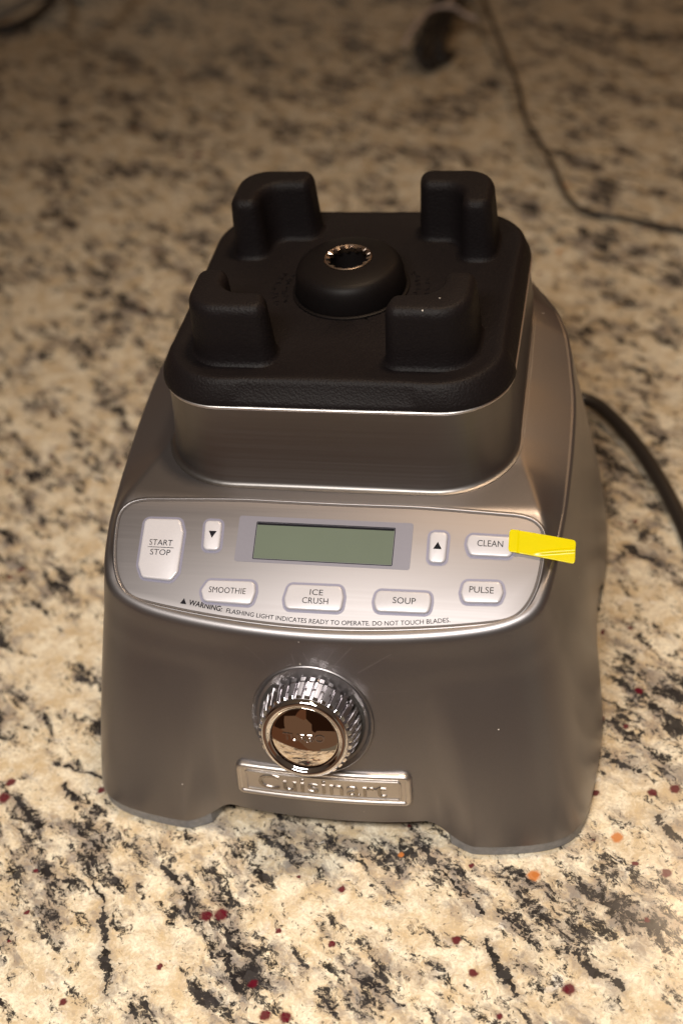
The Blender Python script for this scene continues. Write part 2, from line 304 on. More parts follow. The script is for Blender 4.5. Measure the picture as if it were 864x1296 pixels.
# ---------------------------------------------------------------- helpers
def link(name, me, mat, parent=None, sharp=32, smooth=True):
    o = bpy.data.objects.new(name, me); C.objects.link(o); me.materials.append(mat)
    if parent: o.parent = parent
    if smooth and len(me.polygons):
        me.polygons.foreach_set('use_smooth', [True]*len(me.polygons))
        try: me.set_sharp_from_angle(angle=math.radians(sharp))
        except Exception: pass
    me.update()
    return o
def pydata(name, V, F, mat, parent=None, sharp=32, smooth=True, recalc=True):
    me = bpy.data.meshes.new(name); me.from_pydata([tuple(map(float, v)) for v in V], [], F)
    if recalc:
        bm = bmesh.new(); bm.from_mesh(me); bmesh.ops.remove_doubles(bm, verts=bm.verts, dist=1e-6); bmesh.ops.recalc_face_normals(bm, faces=bm.faces); bm.to_mesh(me); bm.free()
    return link(name, me, mat, parent, sharp, smooth)
def loft(rings, closed=True, cap0=False, cap1=False):
    """rings: list of (n,3) arrays of equal n, each a closed loop"""
    V = np.concatenate(rings); n = len(rings[0]); F = []
    for i in range(len(rings)-1):
        for j in range(n):
            k = (j+1) % n
            if not closed and j == n-1: continue
            F.append((i*n+j, i*n+k, (i+1)*n+k, (i+1)*n+j))
    if cap0: F.append(tuple(range(n))[::-1])
    if cap1: F.append(tuple(range((len(rings)-1)*n, len(rings)*n)))
    return V, F
def poly_round(pts, r, seg=6):
    """2-D polygon with rounded corners"""
    pts = [np.array(p, float) for p in pts]; n = len(pts); res = []
    if not hasattr(r, '__len__'): r = [r]*n
    for i in range(n):
        p0, p, p1 = pts[i-1], pts[i], pts[(i+1) % n]
        a = (p0-p); b = (p1-p); la, lb = np.linalg.norm(a), np.linalg.norm(b); a /= la; b /= lb
        th = math.acos(np.clip(a @ b, -1, 1)); rr = min(r[i], 0.49*min(la, lb)*math.tan(th/2))
        d = rr/math.tan(th/2); c = p + (a+b)/np.linalg.norm(a+b)*rr/math.sin(th/2)
        s = p+a*d; e = p+b*d
        a0 = math.atan2(*(s-c)[::-1]); a1 = math.atan2(*(e-c)[::-1]); da = (a1-a0+math.pi) % (2*math.pi)-math.pi
        for k in range(seg+1):
            t = a0+da*k/seg; res.append(c+rr*np.array([math.cos(t), math.sin(t)]))
    return np.array(res)
def offset_poly(P, d):
    """inset by d (positive = inwards) for a counter-clockwise or clockwise loop"""
    n = len(P); area2 = np.sum(P[:, 0]*np.roll(P[:, 1], -1)-np.roll(P[:, 0], -1)*P[:, 1]); s = 1 if area2 > 0 else -1
    T = np.roll(P, -1, 0)-np.roll(P, 1, 0); T /= np.linalg.norm(T, axis=1)[:, None]+1e-12
    Nn = np.stack([-T[:, 1], T[:, 0]], 1)*s
    return P+Nn*d
def slab(name, P, h, bev, mat, parent, place, base=0.0, seg=3, sharp=40):
    """a low rounded slab over the loop P; place maps (u,v,w) arrays to the world"""
    rings = [(P, base)]
    for k in range(seg+1):
        a = math.pi/2*k/seg
        rings.append((offset_poly(P, bev*(1-math.cos(a))), base+h-bev+bev*math.sin(a)))
    R3 = [place(np.c_[q, np.full(len(q), z)]) for q, z in rings]
    V, F = loft(R3, cap1=True)
    return pydata(name, V, F, mat, parent, sharp)
def tube(name, pts, r, mat, parent=None, res=10, n=80, flat=1.0):
    pts = [Vector(p) for p in pts]; P = []
    ext = [pts[0]*2-pts[1]]+pts+[pts[-1]*2-pts[-2]]
    segs = len(pts)-1; per = max(2, n//segs)
    for i in range(segs):
        p0, p1, p2, p3 = ext[i:i+4]
        for k in range(per):
            t = k/per
            P.append(0.5*((2*p1)+(p2-p0)*t+(2*p0-5*p1+4*p2-p3)*t*t+(3*p1-p0-3*p2+p3)*t**3))
    P.append(pts[-1]); rings = []; up = Vector((0, 0, 1)); side = None
    for i, p in enumerate(P):
        d = (P[min(i+1, len(P)-1)]-P[max(i-1, 0)]).normalized()
        s = d.cross(up)
        if s.length < 0.15: s = side if side else d.cross(Vector((1, 0, 0)))
        s.normalize()
        if side and s.dot(side) < 0: s = -s
        side = s; u = s.cross(d).normalized()
        rings.append(np.array([p+s*math.cos(2*math.pi*k/res)*r+u*math.sin(2*math.pi*k/res)*r*flat for k in range(res)]))
    V, F = loft(rings, cap0=True, cap1=True)
    return pydata(name, V, F, mat, parent, 60)
FONT = None
def text_verts(s, shear=0.0, depth=0.0, bold=0.0, bevel=0.0, res=3, spacing=1.0):
    cu = bpy.data.curves.new('t', 'FONT'); cu.body = s; cu.size = 1; cu.shear = shear; cu.extrude = depth; cu.offset = bold; cu.bevel_depth = bevel; cu.resolution_u = res; cu.space_character = spacing
    o = bpy.data.objects.new('t', cu); C.objects.link(o)
    dg = bpy.context.evaluated_depsgraph_get(); me = bpy.data.meshes.new_from_object(o.evaluated_get(dg))
    V = np.array([v.co[:] for v in me.vertices]); F = [tuple(p.vertices) for p in me.polygons]
    bpy.data.objects.remove(o); bpy.data.curves.remove(cu); bpy.data.meshes.remove(me)
    V[:, :2] -= V[:, :2].min(0); V[:, :2] /= V[:, :2].max(0)
    return V, F
def text(name, s, box, mat, parent, place, wz=0.0, **k):
    """fit the words into box = (u0, u1, v0, v1)"""
    V, F = text_verts(s, **k)
    U = np.c_[box[0]+(box[1]-box[0])*V[:, 0], box[2]+(box[3]-box[2])*V[:, 1], wz+V[:, 2]]
    return pydata(name, place(U), F, mat, parent, smooth=False, recalc=False)
def tag(o, label, cat, group=None, kind=None):
    if label: o['label'] = label
    if cat: o['category'] = cat
    if group: o['group'] = group
    if kind: o['kind'] = kind
def empty(name, loc=(0, 0, 0)):
    o = bpy.data.objects.new(name, None); o.empty_display_size = 0.02; C.objects.link(o); o.location = loc; return o
interp = np.interp

# ---------------------------------------------------------------- counter
def counter():
    P = poly_round([(-1.3, -0.275), (1.1, -0.275), (1.1, 1.25), (-1.3, 1.25)], 0.02)
    rings = []
    for (ins, z) in ((0.004, -0.032), (0, -0.028), (0, -0.006), (0.0018, -0.0018), (0.006, 0.0)):
        rings.append(np.c_[offset_poly(P, ins), np.full(len(P), z)])
    V, F = loft(rings, cap0=True, cap1=True)
    o = pydata('counter', V, F, M_GRANITE, None, 50); o['kind'] = 'structure'
    o['label'] = 'polished cream granite counter with grey clouds, black streaks and dark red garnets'
counter()

# ---------------------------------------------------------------- blender base: shapes
base = empty('blender_base', (0, -0.02, 0))
tag(base, 'silver blender base with black jar seat, button panel and chrome dial on the granite counter', 'blender')
base_inv = Vector((0, 0.02, 0))
_old_link = link
def link(name, me, mat, parent=None, sharp=32, smooth=True):
    if parent is base: me.transform(Matrix.Translation(base_inv))
    return _old_link(name, me, mat, parent, sharp, smooth)

CY = -0.012
NT = 420
TH = np.linspace(0, 2*np.pi, NT, endpoint=False)
def radial(poly, TH=TH, c=(0, CY)):
    P = np.array(poly)-np.array(c); A = P; B = np.roll(P, -1, 0); out = []
    for t in TH:
        d = np.array([math.cos(t), math.sin(t)])
        den = d[0]*(B-A)[:, 1]-d[1]*(B-A)[:, 0]
        with np.errstate(divide='ignore', invalid='ignore'):
            s = (A[:, 0]*(B-A)[:, 1]-A[:, 1]*(B-A)[:, 0])/den
            u = (A[:, 0]*d[1]-A[:, 1]*d[0])/den
        ok = (u >= -1e-9) & (u <= 1+1e-9) & (s > 0) & np.isfinite(s)
        out.append(s[ok].max())
    r = np.array(out); return np.c_[c[0]+r*np.cos(TH), c[1]+r*np.sin(TH)]
def mirror(half):
    """half outline (x >= 0) from the front centre to the back centre"""
    h = [tuple(p) for p in half]; return h+[(-x, y) for x, y in h[::-1] if x > 1e-9]
def spline_loop(P, n=6, it=2):
    P = np.array(P, float)
    for _ in range(it):
        Q = np.empty((len(P)*2, 2)); nx = np.roll(P, -1, 0); Q[0::2] = 0.75*P+0.25*nx; Q[1::2] = 0.25*P+0.75*nx; P = Q
    return P
SL = 0.586; LN = math.hypot(1, SL)
def plane_z(y): return 0.1188+SL*(y+0.0854)
# outline at the shoulder edge and at the foot
E_half = [(0, -0.1262), (0.018, -0.1258), (0.036, -0.1246), (0.054, -0.1225), (0.068, -0.1199), (0.0770, -0.1165), (0.0825, -0.1125), (0.0855, -0.107), (0.0872, -0.098), (0.0885, -0.085), (0.0897, -0.070), (0.0904, -0.050), (0.0905, -0.030), (0.0900, -0.012), (0.0880, 0.002),
          (0.0866, 0.012), (0.0848, 0.021), (0.0820, 0.030), (0.0786, 0.039), (0.0745, 0.049), (0.0700, 0.058), (0.063, 0.067), (0.050, 0.0740), (0.03, 0.0770), (0, 0.0775)]
B_half = [(0, -0.1470), (0.016, -0.1466), (0.030, -0.1455), (0.042, -0.1433), (0.0450, -0.1424), (0.0480, -0.1434), (0.0575, -0.1486), (0.0610, -0.1487), (0.070, -0.1478), (0.0820, -0.1455), (0.0910, -0.1425), (0.0985, -0.1368), (0.1025, -0.1265), (0.1045, -0.108), (0.1060, -0.092), (0.1062, -0.078), (0.1045, -0.062), (0.1020, -0.040), (0.1015, -0.015),
          (0.1035, 0.008), (0.1040, 0.040), (0.099, 0.068), (0.086, 0.083), (0.066, 0.092), (0.035, 0.095), (0, 0.095)]
E = radial(spline_loop(mirror(E_half), it=2)); B = radial(spline_loop(mirror(B_half), it=1))
def rsq(hx, hy, r, cy=0.0, seg=12): return poly_round([(-hx, -hy+cy), (hx, -hy+cy), (hx, hy+cy), (-hx, hy+cy)], r, seg)
T_top = radial(rsq(0.0675, 0.0657, 0.026))
T_bot = radial(rsq(0.0690, 0.0690, 0.030, -0.0025))
def z_top_base(y):
    pl = plane_z(y)
    flat = interp(y, [-0.0795, -0.070, -0.055, -0.040, -0.010, 0.020, 0.035, 0.050, 0.075], [0.1223, 0.1232, 0.1245, 0.1268, 0.1335, 0.1425, 0.1455, 0.1430, 0.1350])
    return np.where(y < -0.0795, pl, flat)-0.0003
Zedge_y = [-0.13, -0.1078, -0.088, -0.0744, -0.0615, -0.037, -0.0136, 0.0032, 0.020, 0.035, 0.050, 0.075]
Zedge_z = [0.0930, 0.1020, 0.1075, 0.1115, 0.1148, 0.1190, 0.1230, 0.1272, 0.1318, 0.1330, 0.1305, 0.1240]
def width_at(y):
    hy = [p[1] for p in E_half[3:]]; hx = [p[0] for p in E_half[3:]]
    return interp(y, hy, hx)
def S(P):
    x = np.abs(P[:, 0]); y = P[:, 1]; b = z_top_base(y); w = width_at(y)
    x0 = interp(y, [-0.10, -0.085, -0.05, 0.03], [0.0822, 0.0822, 0.070, 0.062])
    ze = interp(y, Zedge_y, Zedge_z)
    D = np.maximum(b-ze, 0)
    u = np.clip((x-x0)/np.maximum(w-x0, 1e-4), 0, 1)
    u = np.where(y < -0.113, 0, u)
    return b-D*u**interp(y, [-0.085, -0.055], [1.6, 1.12])
def smooth_ring(z, k=4):
    for _ in range(k): z = (np.roll(z, 1)+2*z+np.roll(z, -1))/4
    return z
rings = []
Cc = np.array([0, CY])
def inset_r(P, d):
    v = P-Cc; r = np.linalg.norm(v, axis=1)[:, None]; return Cc+v*(r-d)/r
Ein = E+(offset_poly(E, 0.0042)-E)*interp(E[:, 1], [-0.112, -0.09], [1.0, 0.45])[:, None]
zj = smooth_ring(S(inset_r(T_bot, -0.001)), 3)
for k in np.linspace(0, 1, 46):
    P = inset_r(T_bot, 0.004)*(1-k)+Ein*k
    rings.append(np.c_[P, smooth_ring(S(P), 2)])
zE = rings[-1][:, 2].copy()
RB = 0.0046
for k in range(1, 7):
    a = math.pi/2*k/6*0.92
    P = Ein+(E-Ein)*math.sin(a)/math.sin(math.pi/2*0.92)
    rings.append(np.c_[P, zE-RB*interp(E[:, 1], [-0.112, -0.09], [1.0, 0.5])*(1-math.cos(a))])
zS = rings[-1][:, 2].copy()
ax = np.abs(B[:, 0]); by = B[:, 1]
zb = np.full(NT, 0.0062)
front = by < -0.12
zb = np.where(front, interp(ax, [0, 0.0405, 0.0435, 0.0475, 0.052], [0.0130, 0.0130, 0.0112, 0.0075, 0.0062]), zb)
side = (ax > 0.095) & (by > -0.09) & (by < 0.05)
zb = np.where(side, interp(by, [-0.062, -0.045, -0.010, 0.006], [0.0062, 0.017, 0.017, 0.0062]), zb)
zb = np.where((by > 0.07), interp(ax, [0, 0.04, 0.055], [0.0125, 0.0125, 0.005]), zb)
zb = smooth_ring(zb, 1)
frontness = np.clip((-B[:, 1]-0.115)/0.02, 0, 1)
B0 = B.copy()
# smooth outline without the leg bulges, for the upper part of the wall
S_half = [(0, -0.1455), (0.016, -0.1452), (0.030, -0.1438), (0.050, -0.1388), (0.068, -0.1372), (0.0835, -0.1355), (0.0925, -0.1300), (0.0982, -0.120), (0.1010, -0.108), (0.1025, -0.094), (0.1025, -0.078), (0.1015, -0.06), (0.0995, -0.040), (0.0995, -0.015),
          (0.1010, 0.008), (0.1020, 0.040), (0.0975, 0.065), (0.084, 0.078), (0.066, 0.086), (0.035, 0.089), (0, 0.089)]
Bs = radial(spline_loop(mirror(S_half), it=2))
KW = 34
for k in range(1, KW+1):
    q = k/KW
    z = zS*(1-q)+zb*q
    zeta = np.clip(1-(z-0.0)/np.maximum(zS, 1e-4), 0, 1)[:, None]
    fz = 1-(1-zeta)**1.4
    lin = E*(1-fz)+Bs*fz
    bul = (B-Bs)*(np.clip((zeta-0.18)/0.82, 0, 1)**1.1)
    # the face tucks in a little straight under the lip
    v = (E-Cc); v /= np.linalg.norm(v, axis=1)[:, None]
    tuck = 0.0003*np.exp(-((zeta-0.07)/0.05)**2)*frontness[:, None]
    P = lin+bul-v*tuck
    rings.append(np.c_[P, z])
last = rings[-1]
rings.append(np.c_[inset_r(last[:, :2], 0.0012), last[:, 2]-0.0002])
rings.append(np.c_[inset_r(last[:, :2], 0.0030), last[:, 2]+0.0010])
rings.append(np.c_[inset_r(last[:, :2], 0.0140), np.full(NT, 0.022)])
V, F = loft(rings)
body = pydata('body', V, F, M_BODY, base, 40, recalc=False)
rr_ = np.c_[inset_r(last[:, :2], 0.0135), np.full(NT, 0.0225)]
pydata('bottom_plate', *loft([rr_, np.c_[Cc+(rr_[:, :2]-Cc)*0.02, np.full(NT, 0.0226)]], cap1=True), M_DARK, base)
def wall_at(x, z):
    """y of the front wall at (x, z)"""
    A = np.concatenate(rings[50:50+KW+2]); A = A[A[:, 1] < -0.08]
    d = ((A[:, 0]-x)/0.004)**2+((A[:, 2]-z)/0.004)**2; i = np.argsort(d)[:6]; w_ = 1/(d[i]+0.01); return float((A[i, 1]*w_).sum()/w_.sum())

# feet
for sgn in (-1, 1):
    for (lo, hi, rear) in ((-0.150, -0.062, False), (0.006, 0.096, True)):
        idx = [i for i in range(NT) if B[i, 0]*sgn > (0.050 if rear else 0.0485) and lo < B[i, 1] < hi]
        idx.sort(key=lambda i: math.atan2(B[i, 1]-CY, B[i, 0]*sgn))
        outer = inset_r(last[idx][:, :2], 0.0004); inner = inset_r(last[idx][:, :2], 0.016)
        loop = np.r_[outer, inner[::-1]]
        rs = [np.c_[loop, np.full(len(loop), 0.0075)], np.c_[loop, np.full(len(loop), 0.0008)], np.c_[offset_poly(loop, 0.0008), np.full(len(loop), 0.0001)]]
        V, F = loft(rs, cap0=True, cap1=True); pydata('foot', V, F, M_FOOT, base, 40)

# collar of brushed steel under the cap
cr = []
zt = np.full(NT, H)
zj2 = smooth_ring(S(inset_r(T_bot, -0.003)), 3)
def lerp(a, b, t): return a*(1-t)+b*t
for k in np.linspace(0, 1, 14):
    z = lerp(zt, zj2+0.0024, k); f = (0.15*k+0.85*k**2)
    cr.append(np.c_[lerp(T_top, T_bot, f), z])
for k in range(1, 6):                                # fillet into the shoulder
    a = math.pi/2*k/5
    P = inset_r(T_bot, -0.0024*(1-math.cos(a)))
    cr.append(np.c_[P, zj2+0.0024-0.0024*math.sin(a)+0.00025])
cr.append(np.c_[inset_r(T_bot, -0.0030), zj2-0.0012])
V, F = loft(cr); pydata('collar', V, F, M_COLLAR, base, 45, recalc=False)
rim = [np.c_[inset_r(T_top, d), np.full(NT, z)] for d, z in ((0.001, H-0.0012), (-0.0003, H-0.0011), (-0.0008, H-0.0008), (-0.0010, H-0.0002), (-0.0007, H+0.0003), (0.0002, H+0.0006), (0.001, H+0.0006))]
pydata('collar_rim', *loft(rim), M_RIM, base, 60)

# black jar seat
def cap_ring(d, z, top, sl=0.15):
    P = inset_r(T_top, d); x = P[:, 0]; y = P[:, 1]
    fl = 1/(1+np.exp((y+0.0385)/0.0006))             # the front half carries a slightly wider flange
    slot = (1/(1+np.exp((np.abs(x)-0.0335)/0.0004)))*(y < -0.05)
    dd = -0.0009*fl*(1 if not top else 0.3)+0.0020*slot*sl
    return np.c_[inset_r(T_top, d+0.0).copy() if False else Cc+(P-Cc)*(1-dd[:, None]/np.linalg.norm(P-Cc, axis=1)[:, None]), np.full(NT, z)]
seat = empty('jar_seat'); seat.parent = base; seat.location = base_inv
cr = [cap_ring(0.003, H+0.0004, False), cap_ring(0.0002, H+0.0006, False), cap_ring(-0.0006, H+0.0013, False), cap_ring(-0.0004, H+0.0026, False, 0.1), cap_ring(-0.0002, H+0.0034, False, 0.35), cap_ring(0.0022, H+0.0090, True, 0.3)]
ZC = H+0.011
for a in (0.3, 0.6, 0.85, 1.0):
    cr.append(cap_ring(0.0022+0.0026*a, H+0.0090+0.0020*math.sin(a*math.pi/2), True))
cr.append(cap_ring(0.0075, ZC-0.0001, True)); cr.append(cap_ring(0.0085, ZC-0.0005, True)); cr.append(cap_ring(0.03, ZC-0.0005, True)); cr.append(cap_ring(0.06, ZC-0.0005, True))
V, F = loft(cr, cap1=True); pydata('seat_plate', V, F, M_CAP, seat, 40)
ZS = ZC-0.0005
def post(sx, sy):
    """an L-shaped locating post with its heel at the outer corner"""
    xo, yo, xi, yi = 0.0550, 0.0535, 0.0198, 0.0225
    tx, ty = 0.0145, 0.0150
    pts = [(xo, yo), (xi, yo), (xi+0.003, yo-ty), (xo-tx, yo-ty), (xo-tx, yi), (xo, yi)]
    P = poly_round(pts, [0.0135, 0.0060, 0.0055, 0.0075, 0.0055, 0.0060], 7)
    P = P*np.array([sx, sy])
    hgt = 0.0250 if sy < 0 else 0.0262
    rs = [np.c_[offset_poly(P, -0.0012), np.full(len(P), ZS)], np.c_[offset_poly(P, -0.0004), np.full(len(P), ZS+0.0006)], np.c_[P, np.full(len(P), ZS+0.002)]]
    for t in (0.25, 0.5, 0.75): rs.append(np.c_[offset_poly(P, 0.0012*t), np.full(len(P), ZS+0.002+(hgt-0.0065)*t)])
    for k in range(0, 7):
        a = math.pi/2*k/6; rs.append(np.c_[offset_poly(P, 0.0012+0.0032*(1-math.cos(a))), np.full(len(P), ZS+hgt-0.0045+0.0045*math.sin(a))])
    V, F = loft(rs, cap1=True)
    o = pydata('locating_post', V, F, M_CAP, None, 50, recalc=True); o.parent = seat; return o
for sx in (-1, 1):
    for sy in (-1, 1): post(sx, sy)
def lathe(prof, n=64, c=(0, 0, 0)):
    a = np.linspace(0, 2*np.pi, n, endpoint=False)
    return [np.c_[c[0]+r*np.cos(a), c[1]+r*np.sin(a), np.full(n, c[2]+z)] for r, z in prof]
CC = (-0.0008, 0.0015, ZS)
ring = lathe([(0.0236, 0), (0.0236, 0.0007), (0.0232, 0.0010), (0.0224, 0.0010), (0.0222, 0.0002)], c=CC)
o = pydata('coupling_washer', *loft(ring), M_GLOSSBLK, None, 50); o.parent = base; o.data.transform(Matrix.Translation(base_inv))
drum = lathe([(0.0218, 0.0002), (0.0222, 0.0016), (0.0217, 0.0072), (0.0212, 0.0094), (0.0204, 0.0110), (0.0194, 0.0120), (0.0180, 0.0126), (0.0150, 0.0134), (0.0108, 0.0141), (0.0097, 0.0141), (0.0093, 0.0130)], c=CC, n=96)
drum += lathe([(0.0093, -0.004)], c=CC, n=96)
o = pydata('coupling', *loft(drum), M_GLOSSBLK, None, 50); o.parent = base; o.data.transform(Matrix.Translation(base_inv)); coup = o
a = np.linspace(0, 2*np.pi, 14*12, endpoint=False)
tooth = np.where(np.cos(14*a) > 0.1, 0.0074, 0.0086)
rs = []
for (r0, z) in ((0.0096, 0.0143), (0.0092, 0.0146), (0.0089, 0.0145)): rs.append(np.c_[CC[0]+r0*np.cos(a), CC[1]+r0*np.sin(a), np.full(len(a), CC[2]+z)])
for dz in (0.0139, 0.0118): rs.append(np.c_[CC[0]+tooth*np.cos(a), CC[1]+tooth*np.sin(a), np.full(len(a), CC[2]+dz)])
o = pydata('splined_insert', *loft(rs), M_TEETH, None, 30); o.parent = coup; o.data.transform(Matrix.Translation(base_inv))
o = pydata('socket_floor', *loft(lathe([(0.0088, 0.0020), (0.001, 0.0020)], c=(CC[0], CC[1], CC[2]+0.001)), cap1=True), M_DARK, None); o.parent = coup; o.data.transform(Matrix.Translation(base_inv))
# worn, unreadable embossing either side of the coupling
V = []; F = []
def ebox(cx, cy, ang_, lx, ly, z0, z1):
    c_, s_ = math.cos(ang_), math.sin(ang_); b0 = len(V)
    for z in (z0, z1):
        for (u, v) in ((-lx, -ly), (lx, -ly), (lx, ly), (-lx, ly)): V.append((cx+u*c_-v*s_, cy+u*s_+v*c_, z))
    F.extend([(b0+4, b0+5, b0+6, b0+7)]+[(b0+i, b0+(i+1) % 4, b0+4+(i+1) % 4, b0+4+i) for i in range(4)])
rng = random.Random(3)
for side_ in (-1, 1):
    for row, rad_ in enumerate((0.0270, 0.0312)):
        for k in range(9 if row == 0 else 7):
            th = (math.pi if side_ < 0 else 0)+math.radians((-26 if side_ > 0 else -22)+k*6.6)*(1 if side_ > 0 else -1)
            px, py = CC[0]+rad_*math.cos(th), CC[1]+rad_*math.sin(th)
            for q in range(rng.randint(2, 3)):
                ebox(px+rng.uniform(-.0009, .0009), py+rng.uniform(-.0009, .0009), th+rng.choice((0, math.pi/2, 0.6)), 0.0009, 0.00016, ZS-0.0001, ZS+0.00035)
o = pydata('embossing', V, F, M_CAP, None, smooth=False, recalc=False); o.parent = seat; o['kind'] = 'stuff'

# ---------------------------------------------------------------- control panel
def on_panel(U):
    """(u, t, w) in metres on the sloping panel plane"""
    U = np.asarray(U, float); u, t, w_ = U[:, 0], U[:, 1], U[:, 2]
    return np.c_[u, -0.0854+t/LN-w_*SL/LN, 0.1188+t*SL/LN+w_/LN]
mm = 0.001
half = [(0, 5.6), (20, 5.7), (36, 5.9), (66, 4.6), (73, 4.3), (78, 2.9), (81.3, -0.4), (82.0, -5.5), (81.2, -17), (79.3, -25), (75.8, -31.2), (71.5, -34.3), (64.8, -35.9), (45, -38.9), (21, -41.1), (0, -41.8)]
PO = spline_loop([(x*mm, y*mm) for x, y in half]+[(-x*mm, y*mm) for x, y in half[::-1] if x > 0], it=2)
ctrl = slab('control_panel', PO, 0.00045, 0.00025, M_PANEL, base, on_panel, base=-0.0005)
GR = offset_poly(PO, -0.0005); GR2 = offset_poly(PO, -0.00001)
V, F = loft([on_panel(np.c_[GR, np.full(len(GR), 0.00006)]), on_panel(np.c_[GR2, np.full(len(GR), 0.00005)])])
g = pydata('panel_groove', V, F, M_GROOVE, None, recalc=False); g.parent = base; g.data.transform(Matrix.Translation(base_inv))
# narrow raised lip that frames the film
lipr = []
for (d, z) in ((-0.00045, -0.0002), (-0.0006, 0.00010), (-0.0009, 0.00016), (-0.0013, 0.00006), (-0.0018, -0.0004)):
    q = offset_poly(PO, d); lipr.append(on_panel(np.c_[q, np.full(len(q), z)]))
lip = pydata('panel_lip', *loft(lipr), M_BODY, None, 60); lip.parent = base; lip.data.transform(Matrix.Translation(base_inv))
W0 = -0.00005
def add_on(parent, name, *a, **k):
    o = slab(name, *a, **k); return o
def child(o, parent):
    o.parent = parent; return o
def P2(o):                                            # a sub-part shares the panel's offset
    o.data.transform(Matrix.Translation(base_inv)); return o
def button(quad, r, words, tri=0, grow=0.95):
    q = [(x*mm, y*mm) for x, y in quad]
    P = poly_round(q, r*mm, 6)
    bt = slab('button', P, 0.0011, 0.0008, M_BTN, ctrl, on_panel, base=W0, seg=4); P2(bt)
    h = offset_poly(P, -grow*mm)
    ho = pydata('halo', *loft([on_panel(np.c_[h, np.full(len(h), W0+0.00009)]), on_panel(np.c_[offset_poly(h, 0.0018), np.full(len(h), W0+0.00009)])]), M_HALO, ctrl, recalc=False); P2(ho)
    for wd in words:
        s, box = wd
        t = text('lettering', s, [b*mm for b in box], M_INK, ctrl, on_panel, wz=W0+0.00112, bold=0.0); P2(t)
    if tri:
        cx, cy = tri[0]*mm, tri[1]*mm; s = 1.6*mm; sg = tri[2]
        V = on_panel(np.array([(cx-s, cy-sg*s*0.8, W0+0.00113), (cx+s, cy-sg*s*0.8, W0+0.00113), (cx, cy+sg*s*0.95, W0+0.00113)]))
        P2(pydata('arrow_mark', V, [(0, 1, 2) if sg > 0 else (0, 2, 1)], M_INK, ctrl, smooth=False, recalc=False))
    return bt
bt = button([(-71.3, -3.0), (-56.9, -2.7), (-54.9, -8), (-54.9, -24), (-57.2, -27.6), (-69.0, -26.9), (-71.3, -22)], 2.2, [('START', (-67.9, -58.6, -13.7, -11.4)), ('STOP', (-67.0, -58.9, -17.6, -15.3))])
V = on_panel(np.array([(-68.3, -14.62, 1.08), (-57.9, -14.62, 1.08), (-57.9, -14.38, 1.08), (-68.3, -14.38, 1.08)])*mm); P2(pydata('divider_line', V, [(0, 1, 2, 3)], M_INK, ctrl, smooth=False, recalc=False))
button([(-47.0, -2.6), (-40.2, -2.6), (-39.8, -14.6), (-46.4, -14.6)], 1.9, [], (-43.3, -8.2, -1))
button([(40.2, -3.0), (47.0, -3.0), (46.8, -15.1), (40.4, -15.1)], 1.9, [], (43.5, -8.5, 1))
button([(54.6, -3.4), (71.2, -3.6), (72.2, -7.5), (70.4, -11.6), (55.6, -11.6), (54.0, -7.5)], 2.2, [('CLEAN', (58.1, 67.6, -7.9, -5.5))])
button([(-42.6, -26.3), (-24.3, -25.9), (-23.6, -30), (-24.6, -35.2), (-43.4, -34.8), (-45.0, -30.5)], 2.2, [('SMOOTHIE', (-41.7, -27.3, -31.2, -28.9))])
button([(-11.2, -26.2), (9.0, -25.9), (10.2, -30), (9.8, -35.8), (-11.4, -35.9), (-12.4, -32)], 2.2, [('ICE', (-2.7, 2.3, -30.0, -27.8)), ('CRUSH', (-5.3, 4.6, -33.3, -31.0))])
button([(22.4, -26.7), (42.4, -26.5), (42.9, -30), (42.4, -34.6), (22.6, -34.9), (21.6, -31)], 2.2, [('SOUP', (28.7, 37.2, -31.4, -29.0))])
button([(54.2, -21.3), (67.8, -20.9), (69.0, -25), (67.8, -29.2), (54.6, -29.7), (53.4, -26)], 2.2, [('PULSE', (56.5, 65.4, -25.7, -23.3))])
# display
def rect(x0, x1, y0, y1, r): return poly_round([(x0*mm, y0*mm), (x1*mm, y0*mm), (x1*mm, y1*mm), (x0*mm, y1*mm)], r*mm, 4)
fr = slab('display_frame', rect(-33.7, 33.7, -18.2, 0.1, 1.0), 0.00008, 0.00003, M_FRAME, ctrl, on_panel, base=W0, seg=1); P2(fr)
q = rect(-26.6, 27.0, -16.9, -2.1, 0.4)
bez = []
for (d, z) in ((-0.0001, 0.00012), (0.0002, 0.00012), (0.0002, -0.0010)):
    p = offset_poly(q, d); bez.append(on_panel(np.c_[p, np.full(len(p), W0+z)]))
P2(pydata('display_bezel', *loft(bez), M_INK, ctrl, 20))
q2 = rect(-26.3, 26.7, -16.6, -2.4, 0.2)
P2(pydata('display_glass', on_panel(np.c_[q2, np.full(len(q2), W0+0.00011)]), [tuple(range(len(q2)))], M_LCD, ctrl, recalc=False))
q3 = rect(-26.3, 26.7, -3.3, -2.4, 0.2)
P2(pydata('display_painted_shadow', on_panel(np.c_[q3, np.full(len(q3), W0+0.00016)]), [tuple(range(len(q3)))], M_INK, ctrl, recalc=False))  # dark strip painting the bezel's shadow along the top of the glass
